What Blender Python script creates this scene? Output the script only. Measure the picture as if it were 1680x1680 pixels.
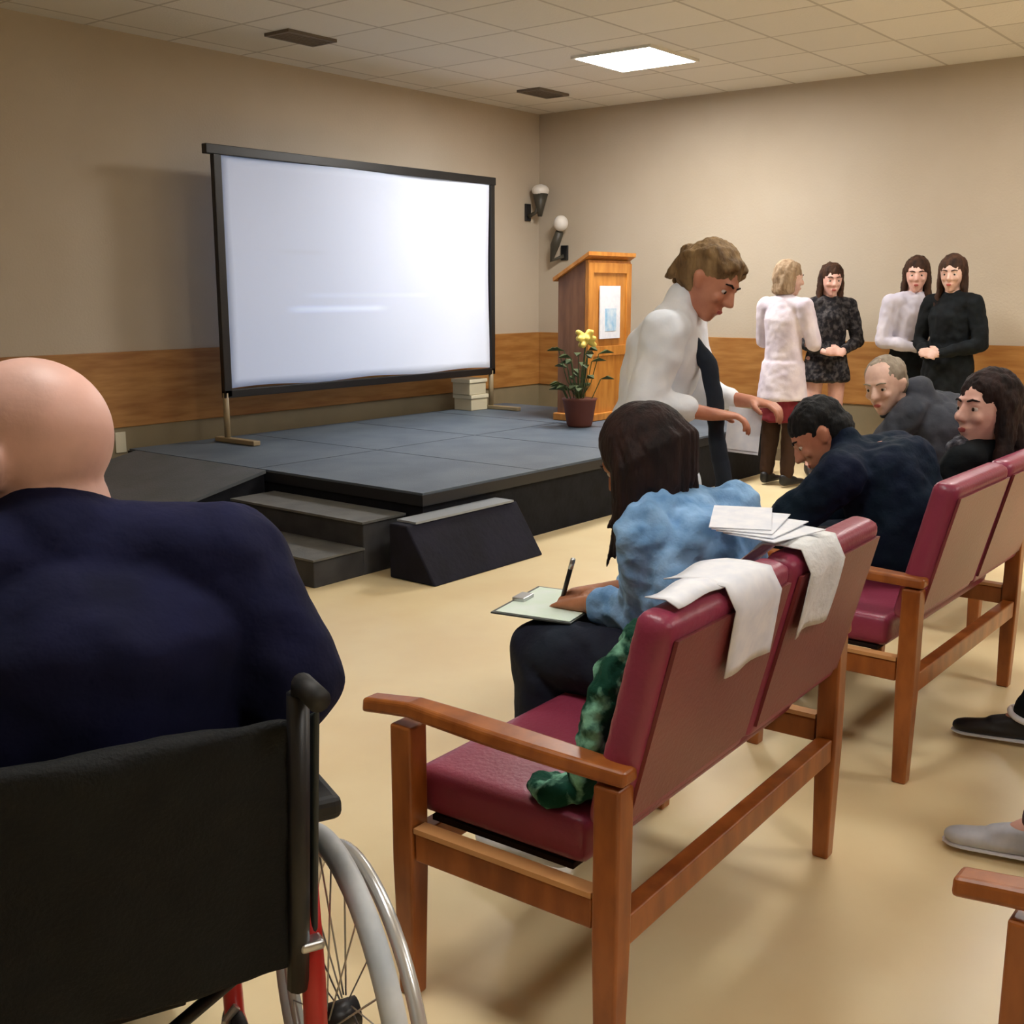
import bpy, bmesh, math, random
from mathutils import Vector, Matrix, noise
random.seed(7)
PI = math.pi
for o in list(bpy.data.objects): bpy.data.objects.remove(o)
S = bpy.context.scene
COL = S.collection
V = Vector
R = math.radians
# ---------------------------------------------------------------- camera
cd = bpy.data.cameras.new('camera'); cam = bpy.data.objects.new('camera', cd); COL.objects.link(cam)
cam.location = (0, 0, 1.45); cam.rotation_euler = (R(90-11.2), 0, R(38.7-90))
cd.sensor_width = 36; cd.lens = 36*1840/1680; cd.clip_start = 0.02
S.camera = cam
# ---------------------------------------------------------------- world, exposure
w = bpy.data.worlds.new('world'); S.world = w; w.use_nodes = True
w.node_tree.nodes['Background'].inputs[0].default_value = (1, .96, .9, 1)
w.node_tree.nodes['Background'].inputs[1].default_value = 0.1
S.view_settings.view_transform = 'Standard'; S.view_settings.look = 'None'
S.view_settings.gamma = 1; S.view_settings.use_curve_mapping = False
S.view_settings.exposure = 0.0
PANEL = 44.0          # emission strength of each ceiling light
PANELS = [(7.27, 4.68, 1.9), (7.27, 1.62, .9), (4.22, 1.62, .6), (1.17, 1.62, .6), (4.22, -1.43, .8), (1.17, -1.43, .6), (7.27, -1.43, .6)]

# ---------------------------------------------------------------- materials
def srgb(c):
    return tuple((x/12.92 if x <= .04045 else ((x+.055)/1.055)**2.4) for x in [v/255 for v in c]) + (1,)
MATS = {}
def mat(name, c, rough=.6, c2=None, scale=8, bump=0, bscale=40, metal=0, spec=.5, stretch=None, emit=0, detail=4, lo=.35, hi=.65, sheen=0):
    if name in MATS: return MATS[name]
    if rough >= .75 and spec == .5: spec = .2
    m = bpy.data.materials.new(name); m.use_nodes = True; MATS[name] = m
    nt = m.node_tree; b = nt.nodes['Principled BSDF']
    b.inputs['Base Color'].default_value = srgb(c); b.inputs['Roughness'].default_value = rough
    b.inputs['Metallic'].default_value = metal; b.inputs['Specular IOR Level'].default_value = spec
    if sheen: b.inputs['Sheen Weight'].default_value = sheen
    if emit:
        b.inputs['Emission Color'].default_value = srgb(c); b.inputs['Emission Strength'].default_value = emit
    tc = nt.nodes.new('ShaderNodeTexCoord'); mp = nt.nodes.new('ShaderNodeMapping')
    nt.links.new(tc.outputs['Object'], mp.inputs[0])
    if stretch: mp.inputs['Scale'].default_value = stretch
    if c2:
        n = nt.nodes.new('ShaderNodeTexNoise'); n.inputs['Scale'].default_value = scale; n.inputs['Detail'].default_value = detail
        r = nt.nodes.new('ShaderNodeValToRGB'); r.color_ramp.elements[0].color = srgb(c); r.color_ramp.elements[1].color = srgb(c2)
        r.color_ramp.elements[0].position = lo; r.color_ramp.elements[1].position = hi
        nt.links.new(mp.outputs[0], n.inputs['Vector']); nt.links.new(n.outputs['Fac'], r.inputs[0]); nt.links.new(r.outputs[0], b.inputs['Base Color'])
    if bump:
        n2 = nt.nodes.new('ShaderNodeTexNoise'); n2.inputs['Scale'].default_value = bscale; n2.inputs['Detail'].default_value = 3
        bp = nt.nodes.new('ShaderNodeBump'); bp.inputs['Strength'].default_value = bump; bp.inputs['Distance'].default_value = .01
        nt.links.new(mp.outputs[0], n2.inputs['Vector']); nt.links.new(n2.outputs['Fac'], bp.inputs['Height']); nt.links.new(bp.outputs[0], b.inputs['Normal'])
    return m
WALL = mat('wall_paint', (190, 177, 158), .75, (184, 170, 150), 1.2, .15, 60)
FLOOR = mat('floor_vinyl', (246, 226, 180), .36, (238, 214, 166), 2.2, .03, 30)
WOODBAND = mat('wood_panel', (176, 126, 66), .5, (150, 98, 44), 3, 0, stretch=(1, 1, 8))
BASEB = mat('baseboard_vinyl', (112, 100, 80), .6)
LOWWALL = mat('lower_wall_panel', (140, 126, 98), .7, (128, 116, 90), 3)
OAK = mat('chair_wood', (166, 96, 42), .32, (132, 70, 26), 6, 0, stretch=(3, 3, 1))
OAK2 = mat('lectern_wood', (206, 140, 62), .4, (180, 112, 42), 5, 0, stretch=(4, 4, .8))
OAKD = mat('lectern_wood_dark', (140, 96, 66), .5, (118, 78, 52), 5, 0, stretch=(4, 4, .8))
PLUM = mat('plum_vinyl', (152, 60, 86), .36, (138, 50, 74), 4, .12, 90)
STAGETOP = mat('stage_carpet', (92, 104, 116), .55, (76, 88, 102), 3, .25, 120)
BLACKCLOTH = mat('black_skirt', (26, 27, 33), .8, (18, 19, 24), 8, .3, 25)
STEPTOP = mat('step_tread', (104, 104, 100), .6, (88, 88, 86), 8, .2, 80)
BLACK = mat('black_metal', (22, 22, 24), .4)
SILVER = mat('silver_metal', (190, 192, 194), .3, metal=.9)
WHITEP = mat('white_paper', (238, 240, 246), .7, (226, 230, 240), 30)
CREAM = mat('cream_card', (205, 195, 165), .7)
RED = mat('red_paint', (190, 40, 38), .3)
ORANGE = mat('orange_paint', (196, 70, 34), .35)
TYRE = mat('grey_tyre', (206, 210, 212), .5, (176, 184, 190), 12)
RIM = mat('handrim', (214, 214, 212), .25, metal=.6)
SLING = mat('black_nylon', (25, 27, 27), .75, (20, 21, 22), 5, .3, 160)
RUBBER = mat('black_rubber', (20, 20, 20), .6)
TAN = mat('tan_leg', (150, 132, 100), .5)
GREEN = mat('dark_green_cloth', (14, 66, 50), .8, (130, 190, 160), 22, .4, 60, lo=.50, hi=.66)
LEAF = mat('leaf', (70, 84, 38), .6, (48, 62, 28), 20)
YELLOW = mat('yellow_petal', (220, 196, 96), .6)
TERRA = mat('brown_pot', (104, 54, 40), .7)
SKIN = mat('skin_light', (228, 184, 168), .5, (214, 162, 146), 14, .05, 80)
SKINP = mat('skin_pale', (222, 186, 168), .5, (204, 160, 142), 14, .05, 80)
SKINR = mat('skin_ruddy', (196, 134, 106), .5, (178, 112, 86), 14, .05, 80)
SKINB = mat('skin_tan', (176, 116, 82), .5, (152, 96, 66), 14, .05, 80)
SKINBALD = mat('skin_shaven', (224, 178, 164), .5, (190, 152, 138), 5, .05, 80, lo=.42, hi=.62)
LIP = mat('lips', (170, 78, 74), .45)
EYEW = mat('eye_white', (206, 192, 182), .3)
EYED = mat('iris_dark', (40, 28, 22), .2)
def hairm(n, a, b): return mat(n, a, .75, b, 30, .7, 60, spec=.25, stretch=(1, 1, .25))
H_DARK = hairm('hair_dark_brown', (44, 26, 22), (24, 15, 14))
H_BLACK = hairm('hair_black', (26, 26, 26), (12, 13, 14))
H_FAIR = hairm('hair_fair', (150, 122, 84), (96, 74, 48))
H_BLOND = hairm('hair_greyblond', (176, 152, 124), (136, 110, 84))
H_BROWN = hairm('hair_brown', (74, 48, 32), (42, 26, 18))
H_GREY = hairm('hair_grey', (160, 148, 132), (130, 116, 100))
NAVY = mat('navy_fleece', (19, 22, 56), .9, (13, 16, 42), 6, .35, 30)
NAVY2 = mat('navy_knit', (9, 19, 44), .85, (8, 27, 42), 6, .4, 40)
DENIM = mat('denim_shirt', (150, 190, 230), .8, (92, 138, 186), 16, .5, 40, lo=.3, hi=.75)
WCOAT = mat('white_coat', (240, 242, 246), .75, (226, 232, 240), 7, .3, 22)
PINKW = mat('pale_pink_coat', (232, 222, 230), .8, (206, 194, 206), 7, .3, 22)
DKDRESS = mat('patterned_dress', (28, 26, 30), .8, (88, 84, 84), 30, .3, 40, lo=.45, hi=.7)
BLKDRESS = mat('black_dress', (9, 11, 13), .85, (20, 25, 28), 14, .3, 30)
DKTROUS = mat('dark_trousers', (34, 42, 54), .8, (24, 26, 40), 8, .4, 30)
BRNTROUS = mat('brown_trousers', (58, 40, 30), .8)
REDSK = mat('dark_red_skirt', (110, 34, 40), .8)
GREYJ = mat('grey_jacket', (72, 74, 82), .85, (56, 60, 68), 10, .3, 40)
FLORAL = mat('grey_print', (52, 52, 60), .85, (120, 120, 128), 34, .3, 40, lo=.5, hi=.68)
BLOUSE = mat('lilac_blouse', (206, 200, 208), .8, (190, 186, 200), 8, .2, 30)
KHAKI = mat('beige_collar', (150, 142, 112), .8)
SHOEB = mat('black_shoe', (22, 22, 24), .5)
SHOEW = mat('white_shoe', (214, 216, 222), .5, (172, 176, 188), 10)

# ---------------------------------------------------------------- mesh helpers
def obj(name, bm, m, parent=None, smooth=False, bevel=0):
    me = bpy.data.meshes.new(name); bmesh.ops.recalc_face_normals(bm, faces=bm.faces); bm.to_mesh(me); bm.free()
    o = bpy.data.objects.new(name, me); COL.objects.link(o)
    if m: me.materials.append(m)
    if smooth:
        for p in me.polygons: p.use_smooth = True
    if bevel:
        b = o.modifiers.new('bevel', 'BEVEL'); b.width = bevel; b.segments = 3; b.limit_method = 'ANGLE'
    if parent: o.parent = parent
    return o
def thing(name, label, cat, loc=(0, 0, 0), rz=0, group=None):
    o = bpy.data.objects.new(name, None); COL.objects.link(o); o.empty_display_size = .1
    o.location = loc; o.rotation_euler = (0, 0, rz); tag(o, label, cat, group); return o
def tag(o, label, cat, group=None):
    o['label'] = label; o['category'] = cat
    if group: o['group'] = group
    return o
def struct(name, bm, m, **k):
    o = obj(name, bm, m, **k); o['kind'] = 'structure'; return o
def box(bm, x0, x1, y0, y1, z0, z1):
    vs = [bm.verts.new(p) for p in [(x0,y0,z0),(x1,y0,z0),(x1,y1,z0),(x0,y1,z0),(x0,y0,z1),(x1,y0,z1),(x1,y1,z1),(x0,y1,z1)]]
    for f in [(0,3,2,1),(4,5,6,7),(0,1,5,4),(1,2,6,5),(2,3,7,6),(3,0,4,7)]: bm.faces.new([vs[i] for i in f])
    return bm
def B(*a): return box(bmesh.new(), *a)
def prism(bm, pts, axis, a, b):
    """pts 2D outline extruded on axis from a to b; axis 'x': pts=(y,z); 'y': (x,z); 'z': (x,y)"""
    def P(p, t):
        return {'x': (t, p[0], p[1]), 'y': (p[0], t, p[1]), 'z': (p[0], p[1], t)}[axis]
    v0 = [bm.verts.new(P(p, a)) for p in pts]; v1 = [bm.verts.new(P(p, b)) for p in pts]
    bm.faces.new(v0); bm.faces.new(v1[::-1]); n = len(pts)
    for i in range(n): bm.faces.new([v0[i], v0[(i+1) % n], v1[(i+1) % n], v1[i]])
    return bm
def tube(bm, pts, r, seg=10, closed=False):
    pts = [V(p) for p in pts]; rings = []; n = len(pts)
    rr = r if isinstance(r, (list, tuple)) else [r]*n
    up = None
    for i, p in enumerate(pts):
        if closed: d = (pts[(i+1) % n]-pts[i-1])
        else: d = pts[min(i+1, n-1)]-pts[max(i-1, 0)]
        d.normalize()
        if up is None: up = V((0, 0, 1)) if abs(d.z) < .9 else V((1, 0, 0))
        a = d.cross(up).normalized(); b = a.cross(d).normalized(); up = b
        rings.append([bm.verts.new(p+(a*math.cos(t)+b*math.sin(t))*rr[i]) for t in [2*PI*k/seg for k in range(seg)]])
    m = n if closed else n-1
    for i in range(m):
        A, Bq = rings[i], rings[(i+1) % n]
        for k in range(seg): bm.faces.new([A[k], A[(k+1) % seg], Bq[(k+1) % seg], Bq[k]])
    if not closed: bm.faces.new(rings[0][::-1]); bm.faces.new(rings[-1])
    return bm
def T(pts, r, seg=10, closed=False): return tube(bmesh.new(), pts, r, seg, closed)

# blobs: unions of ellipsoids and tapered limbs turned into one continuous skin
def _ic(n):
    b = bmesh.new(); bmesh.ops.create_icosphere(b, subdivisions=n, radius=1); L_ = [v.co.copy() for v in b.verts]; b.free(); return L_
ICO, ICO3 = _ic(2), _ic(4)
def frame(f, u):
    f = V(f).normalized(); u = V(u); l = u.cross(f).normalized(); u = f.cross(l).normalized()
    return Matrix((f, l, u)).transposed()
ID3 = Matrix.Identity(3)
class Blob:
    def __init__(s): s.bm = bmesh.new()
    def hull(s, ells):
        vs = []
        for c, r, M in ells:
            if isinstance(r, (int, float)): r = (r, r, r)
            for p in (ICO3 if max(r) > .058 else ICO): vs.append(s.bm.verts.new(V(c)+M @ V((p.x*r[0], p.y*r[1], p.z*r[2]))))
        res = bmesh.ops.convex_hull(s.bm, input=vs)
        dead = [v for v in vs if v.is_valid and not v.link_faces]
        bmesh.ops.delete(s.bm, geom=dead, context='VERTS')
    def ell(s, c, r, M=ID3): s.hull([(c, r, M)])
    def limb(s, pts):
        for (a, ra), (b, rb) in zip(pts[:-1], pts[1:]): s.hull([(a, ra, ID3), (b, rb, ID3)])
    def chain(s, ells):
        for a, b in zip(ells[:-1], ells[1:]): s.hull([a, b])
    def build(s, name, m, parent, voxel=.008, smooth=4, fold=0, fsize=.1):
        o = obj(name, s.bm, m, None)
        r = o.modifiers.new('r', 'REMESH'); r.mode = 'VOXEL'; r.voxel_size = voxel; r.use_smooth_shade = True
        q = o.modifiers.new('s', 'SMOOTH'); q.factor = .5; q.iterations = smooth
        dg = bpy.context.evaluated_depsgraph_get(); me = bpy.data.meshes.new_from_object(o.evaluated_get(dg))
        old = o.data; o.modifiers.clear(); o.data = me; me.name = name; bpy.data.meshes.remove(old)
        if fold:
            off = V((random.random()*9, random.random()*9, 0)); ns = [v.normal.copy() for v in me.vertices]
            for v, n in zip(me.vertices, ns):
                p = v.co; k = noise.noise(V((p.x/fsize, p.y/fsize, p.z/fsize*.55))+off)+.5*noise.noise(V((p.x, p.y, p.z))*2.2/fsize+off)
                v.co = p+n*(k*fold)
        for p in me.polygons: p.use_smooth = True
        if not me.materials: me.materials.append(m)
        o.parent = parent; return o

# ================================================================ the setting
XW, YW, C = 8.97, 6.85, 3.10
X0, Y0 = -2.6, -4.2
struct('floor', B(X0-.1, XW+.1, Y0-.1, YW+.1, -.1, 0), FLOOR)
def cieling_mat():
    m = mat('ceiling_tile', (186, 178, 164), .85, (172, 164, 150), 5, .3, 60)
    nt = m.node_tree; b = nt.nodes['Principled BSDF']
    br = nt.nodes.new('ShaderNodeTexBrick'); br.offset = 0; br.inputs['Scale'].default_value = 1
    br.inputs['Brick Width'].default_value = .61; br.inputs['Row Height'].default_value = .61; br.inputs['Mortar Size'].default_value = .011
    br.inputs['Color1'].default_value = srgb((226, 220, 208)); br.inputs['Color2'].default_value = srgb((218, 212, 200)); br.inputs['Mortar'].default_value = srgb((190, 182, 168))
    mp = nt.nodes.new('ShaderNodeMapping'); mp.inputs['Location'].default_value = (.05, .04, 0)
    tc = nt.nodes.new('ShaderNodeTexCoord')
    nt.links.new(tc.outputs['Object'], mp.inputs[0]); nt.links.new(mp.outputs[0], br.inputs['Vector'])
    nt.links.new(br.outputs['Color'], b.inputs['Base Color']); return m
struct('ceiling', B(X0-.1, XW+.1, Y0-.1, YW+.1, C, C+.1), cieling_mat())
struct('wall_left', B(X0-.1, XW+.1, YW, YW+.1, 0, C), WALL)
struct('wall_right', B(XW, XW+.1, Y0, YW, 0, C), WALL)
struct('wall_back', B(X0-.1, X0, Y0, YW, 0, C), WALL)
struct('wall_front', B(X0-.1, XW+.1, Y0-.1, Y0, 0, C), WALL)
struct('trim_1', B(X0, XW, YW-.025, YW, .53, 1.04), WOODBAND, bevel=.005)
struct('trim_2', B(XW-.025, XW, Y0, YW-.025, .53, 1.04), WOODBAND, bevel=.005)
struct('trim_3', B(X0, XW, YW-.012, YW, .1, .53), LOWWALL)
struct('trim_4', B(XW-.012, XW, Y0, YW-.012, .1, .53), LOWWALL)
struct('baseboard_left', B(X0, XW, YW-.02, YW, 0, .1), BASEB)
struct('baseboard_right', B(XW-.02, XW, Y0, YW-.02, 0, .1), BASEB)

# ceiling lights
def em_mat():
    m = bpy.data.materials.new('light_diffuser'); m.use_nodes = True; b = m.node_tree.nodes['Principled BSDF']
    b.inputs['Base Color'].default_value = (1, 1, 1, 1); b.inputs['Emission Color'].default_value = (1, .975, .94, 1); b.inputs['Emission Strength'].default_value = 1
    return m
for i, (x, y, k) in enumerate(PANELS):
    lb = 'square white ceiling light panel glowing above the stage' if i == 0 else 'square ceiling light panel outside the picture, over the %s' % (
        ['', 'far right corner', 'seated audience', 'front seats', 'room side behind the seats', 'floor behind the camera', 'far wall side behind the seats'][i])
    t = thing('ceiling_light', lb, 'ceiling light', (x, y, C), 0, 'ceiling light panels')
    m = em_mat(); m.node_tree.nodes['Principled BSDF'].inputs['Emission Strength'].default_value = PANEL*k
    obj('diffuser', B(-.315, .315, -.315, .315, -.012, -.002), m, t)
    fb = bmesh.new()
    for a in ((-.335, .335, -.335, -.315), (-.335, .335, .315, .335), (-.335, -.315, -.315, .315), (.315, .335, -.315, .315)): box(fb, *a, -.02, 0)
    obj('frame', fb, mat('light_frame', (225, 222, 214), .5), t)
def vent(x, y, lb):
    t = thing('ceiling_vent', lb, 'vent', (x, y, C), 0, 'dark ceiling vents')
    obj('backing', B(-.19, .19, -.1, .1, -.008, 0), mat('vent_dark', (60, 52, 46), .8), t)
    f = bmesh.new()
    for a in ((-.21, .21, -.12, -.1), (-.21, .21, .1, .12), (-.21, -.19, -.1, .1), (.19, .21, -.1, .1)): box(f, *a, -.02, 0)
    obj('frame', f, mat('vent_frame', (112, 102, 90), .6), t)
    f = bmesh.new()
    for k in range(6): box(f, -.19, .19, -.09+k*.033, -.082+k*.033, -.02, -.008)
    obj('slats', f, mat('vent_frame', (112, 102, 90), .6), t)
vent(5.3, 6.04, 'dark ceiling vent above the left end of the projection screen')
vent(8.0, 6.07, 'dark ceiling vent near the corner beyond the light panel')

# wall lamps near the corner
def wall_lamp(x, z, lb, dx):
    t = thing('wall_lamp', lb, 'lamp', (x, YW, z), 0, 'small lamps on the corner wall')
    obj('mount_plate', B(-.04, .04, -.02, 0, -.1, .06), BLACK, t, bevel=.004)
    b = bmesh.new(); tube(b, [(0, -.02, -.06), (dx*.5, -.09, -.02), (dx, -.12, .1)], [.02, .018, .022]); obj('arm', b, mat('dark_bronze', (62, 58, 48), .5), t, True)
    b = bmesh.new(); tube(b, [(dx, -.12, -.06), (dx, -.12, .02), (dx*1.1, -.12, .15)], [.02, .04, .075], 16); obj('shade', b, mat('dark_bronze', (62, 58, 48), .5), t, True)
    g = Blob(); g.ell((dx*1.1, -.12, .18), (.09, .08, .06)); g.build('globe', mat('frosted_glass', (226, 220, 212), .4), t, .01, 2)
wall_lamp(8.78, 2.2, 'dark wall lamp with a white cap, the higher one by the room corner', .05)
def wall_lamp2():
    t = thing('wall_lamp', 'dark slanting wall lamp with a round white head, the lower one above the lectern', 'lamp', (XW, 6.53, 1.87), 0, 'small lamps on the corner wall')
    obj('mount_plate', B(-.02, 0, -.04, .04, -.14, 0), BLACK, t, bevel=.004)
    obj('arm', T([(-.02, 0, -.1), (-.08, .1, -.14), (-.1, .05, 0), (-.12, -.02, .12)], [.02, .025, .045, .04]), mat('dark_bronze', (62, 58, 48), .5), t, True)
    g = Blob(); g.ell((-.13, -.04, .2), (.07, .07, .075)); g.build('globe', mat('frosted_glass', (226, 220, 212), .4), t, .01, 2)
wall_lamp2()
o = obj('outlet_plate', B(4.22, 4.3, YW-.02, YW-.012, .36, .5), mat('outlet_white', (214, 206, 180), .5), bevel=.002); tag(o, 'small cream outlet plate low on the left wall under the wood band', 'outlet')

# ================================================================ stage
st = thing('stage_platform', 'low portable stage with blue grey top and black skirt', 'stage', (0, 0, 0))
SX0, SX1, SY0, SY1, SZ = 4.24, 8.25, 4.0, 6.7, .4
obj('platform_top', B(SX0, SX1, SY0, SY1, SZ-.012, SZ), STAGETOP, st)
obj('skirt', B(SX0+.01, SX1-.01, SY0+.01, SY1-.01, 0, SZ-.06), BLACKCLOTH, st)
obj('edge_frame', B(SX0-.008, SX1+.008, SY0-.008, SY1+.008, SZ-.07, SZ-.012), mat('stage_edge', (20, 24, 32), .5), st)
b = bmesh.new()
for x in (5.24, 6.24, 7.24): box(b, x-.004, x+.004, SY0, SY1, SZ, SZ+.0012)
box(b, SX0, SX1, 5.346, 5.354, SZ, SZ+.0012)
obj('deck_seams', b, mat('seam_dark', (52, 60, 70), .6), st)
rp = thing('stage_ramp', 'grey ramp sloping down to the floor from the left end of the stage', 'ramp')
obj('ramp_surface', prism(bmesh.new(), [(2.3, 0), (2.3, .012), (4.225, .4), (4.225, .38)], 'y', 5.26, 6.6), mat('ramp_grey', (96, 100, 106), .6, (82, 88, 92), 4, .2, 100), rp)
obj('ramp_side', prism(bmesh.new(), [(2.36, 0.001), (4.22, .374), (4.22, .001)], 'y', 5.27, 6.59), BLACKCLOTH, rp)
sp = thing('stage_steps', 'grey two-tread step unit against the left end of the stage', 'steps')
obj('lower_step', B(3.58, 3.92, 4.12, 5.18, 0, .135), mat('step_side', (58, 58, 60), .7, (44, 44, 48), 8), sp, bevel=.006)
obj('upper_step', B(3.92, 4.225, 4.12, 5.18, 0, .27), mat('step_side', (58, 58, 60)), sp, bevel=.006)
obj('tread', B(3.57, 3.92, 4.11, 5.19, .136, .146), STEPTOP, sp)
obj('tread', B(3.905, 4.225, 4.11, 5.19, .271, .283), STEPTOP, sp)
sp = thing('stage_steps', 'black skirted step box with a pale tread at the front edge of the stage', 'steps')
obj('step_box', prism(bmesh.new(), [(3.985, .001), (3.985, .285), (3.86, .285), (3.67, .001)], 'x', 3.97, 4.86), mat('step_blue_black', (30, 30, 44), .8, (24, 24, 34), 6, .3, 30), sp, bevel=.01)
obj('tread', B(4.03, 4.82, 3.85, 3.985, .286, .297), mat('pale_tread', (150, 156, 162), .5), sp)

# ================================================================ projection screen
sc = thing('projection_screen', 'large white projection screen in a black frame standing on the stage', 'projection screen', (0, 0, 0))
A0, A1, Z0, Z1, SY = 4.86, 7.77, .745, 2.385, 6.45
def screen_mat():
    m = mat('projected_image', (196, 204, 222), .6)
    nt = m.node_tree; b = nt.nodes['Principled BSDF']; L = nt.links
    geo = nt.nodes.new('ShaderNodeNewGeometry'); sx = nt.nodes.new('ShaderNodeSeparateXYZ'); L.new(geo.outputs['Position'], sx.inputs[0])
    def rng(o, a, bb, c, d):
        n = nt.nodes.new('ShaderNodeMapRange'); n.interpolation_type = 'SMOOTHSTEP'; L.new(o, n.inputs[0])
        for i, v in enumerate((a, bb, c, d)): n.inputs[i+1].default_value = v
        return n.outputs[0]
    def mth(op, a, b2):
        n = nt.nodes.new('ShaderNodeMath'); n.operation = op; n.use_clamp = False
        for i, v in enumerate((a, b2)):
            if isinstance(v, (int, float)): n.inputs[i].default_value = v
            else: L.new(v, n.inputs[i])
        return n.outputs[0]
    right = rng(sx.outputs['X'], 5.4, 7.5, 0, 1)
    # pale lines of the projected page
    def line(z, x0, x1, h):
        a = rng(sx.outputs['Z'], z-h, z, 0, 1); c = rng(sx.outputs['Z'], z, z+h, 1, 0)
        d = rng(sx.outputs['X'], x0-.1, x0+.1, 0, 1); e = rng(sx.outputs['X'], x1-.1, x1+.1, 1, 0)
        return mth('MULTIPLY', mth('MULTIPLY', a, c), mth('MULTIPLY', d, e))
    tot = mth('ADD', mth('MULTIPLY', line(1.31, 5.5, 6.4, .035), .5), mth('MULTIPLY', line(1.41, 5.65, 6.9, .03), .15))
    tot = mth('ADD', tot, mth('MULTIPLY', line(1.72, 5.4, 5.8, .03), -.08))
    st_ = mth('ADD', mth('ADD', mth('MULTIPLY', right, .20), .17), mth('MULTIPLY', tot, .45))
    mx = nt.nodes.new('ShaderNodeMix'); mx.data_type = 'RGBA'
    L.new(right, mx.inputs[0]); mx.inputs[6].default_value = srgb((180, 205, 255)); mx.inputs[7].default_value = srgb((250, 250, 255))
    L.new(mx.outputs[2], b.inputs['Emission Color']); L.new(st_, b.inputs['Emission Strength'])
    return m
b = bmesh.new(); NX, NZ = 40, 24; g = []
for j in range(NZ+1):
    row = []
    for i in range(NX+1):
        u, v = i/NX, j/NZ
        x = A0+.05+(A1-A0-.1)*u; z = Z0+.03+(Z1-Z0-.07)*v
        if j == 0: z += .008*math.sin(u*16)
        y = SY+.012*math.sin(u*5+v*3)*math.sin(PI*u)+.008*math.sin(u*11-v*6)
        row.append((b.verts.new((x, y-.004, z)), b.verts.new((x, y+.004, z))))
    g.append(row)
for k in (0, 1):
    for j in range(NZ):
        for i in range(NX): b.faces.new([g[j][i][k], g[j][i+1][k], g[j+1][i+1][k], g[j+1][i][k]])
def rim(a, c): b.faces.new([a[0], c[0], c[1], a[1]])
for i in range(NX): rim(g[0][i], g[0][i+1]); rim(g[NZ][i], g[NZ][i+1])
for j in range(NZ): rim(g[j][0], g[j+1][0]); rim(g[j][NX], g[j+1][NX])
obj('screen_fabric', b, screen_mat(), sc, True)
obj('top_bar', B(A0-.08, A1+.03, SY-.025, SY+.025, Z1-.045, Z1+.02), BLACK, sc, bevel=.006)
obj('bottom_bar', B(A0-.02, A1+.02, SY-.02, SY+.02, Z0-.035, Z0+.022), BLACK, sc, bevel=.006)
obj('side_bar', B(A0-.02, A0+.045, SY-.02, SY+.02, Z0-.03, Z1), BLACK, sc, bevel=.006)
obj('side_bar', B(A1-.035, A1+.02, SY-.02, SY+.02, Z0-.03, Z1), BLACK, sc, bevel=.006)
for x in (A0, A1-.02):
    l = obj('leg', T([(x, SY, Z0), (x, SY, SZ+.03)], .022), TAN, sc, True)
    obj('foot', B(x-.03, x+.03, SY-.32, SY+.11, SZ+.002, SZ+.035), TAN, l, bevel=.006)

# ================================================================ lectern, plant, boxes
lc = thing('lectern', 'tall wooden lectern with a white sign, standing at the right end of the stage', 'lectern', (7.42, 5.18, SZ+.002))
obj('front_panel', B(0, .62, 0, .025, .06, 1.28), OAK2, lc, bevel=.004)
side = [(.0, .06), (.0, 1.28), (.26, 1.14), (.26, .06)]
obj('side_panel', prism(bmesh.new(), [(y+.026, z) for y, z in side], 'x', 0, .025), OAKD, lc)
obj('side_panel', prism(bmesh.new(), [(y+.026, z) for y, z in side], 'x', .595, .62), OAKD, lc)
obj('reading_top', prism(bmesh.new(), [(-.03, 1.315), (-.03, 1.345), (.32, 1.145), (.32, 1.115)], 'x', -.03, .65), OAK2, lc)
obj('base', B(-.03, .65, -.03, .31, 0, .06), OAK2, lc, bevel=.008)
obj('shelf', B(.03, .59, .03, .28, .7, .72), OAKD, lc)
b = bmesh.new()
for a in ((.0, .07, .3, 1.26), (.55, .62, .3, 1.26), (.07, .55, 1.18, 1.26), (.07, .55, .52, .6)): box(b, a[0], a[1], -.012, 0, a[2], a[3])
obj('front_moulding', b, OAK2, lc, bevel=.003)
sg = obj('sign', B(.15, .44, -.022, -.012, .66, 1.08), WHITEP, lc)
b = B(.22, .38, -.0235, -.022, .72, .9); obj('sign_print', b, mat('pale_blue_ink', (140, 190, 226), .7, (210, 226, 240), 14), sg)
pl = thing('potted_plant', 'leafy plant with a yellow bloom in a brown pot beside the lectern', 'plant', (7.16, 5.06, SZ+.002))
b = bmesh.new(); tube(b, [(0, 0, 0), (0, 0, .02), (0, 0, .2), (0, 0, .22)], [.09, .1, .13, .14], 20); obj('pot', b, TERRA, pl, True)
b = bmesh.new(); lf = bmesh.new()
for k in range(34):
    a = random.random()*2*PI; r = .05+random.random()*.13; h = .28+random.random()*.32
    p1 = V((math.cos(a)*r, math.sin(a)*r, h)); tube(b, [(0, 0, .2), tuple(p1*.6), tuple(p1)], .004, 5)
    d = V((math.cos(a), math.sin(a), .3)).normalized(); s_ = V((-math.sin(a), math.cos(a), 0))
    L_ = .09+random.random()*.05
    vs = [lf.verts.new(p1+q) for q in (V((0, 0, 0)), d*L_*.5+s_*.028+V((0,0,.01)), d*L_-V((0,0,.03)), d*L_*.5-s_*.028+V((0,0,.01)))]
    vt = [lf.verts.new(v.co+V((0, 0, .004))) for v in vs]
    lf.faces.new(vs); lf.faces.new(vt[::-1])
    for i in range(4): lf.faces.new([vs[i], vs[(i+1) % 4], vt[(i+1) % 4], vt[i]])
obj('stems', b, LEAF, pl); obj('leaves', lf, LEAF, pl)
g = Blob()
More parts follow.
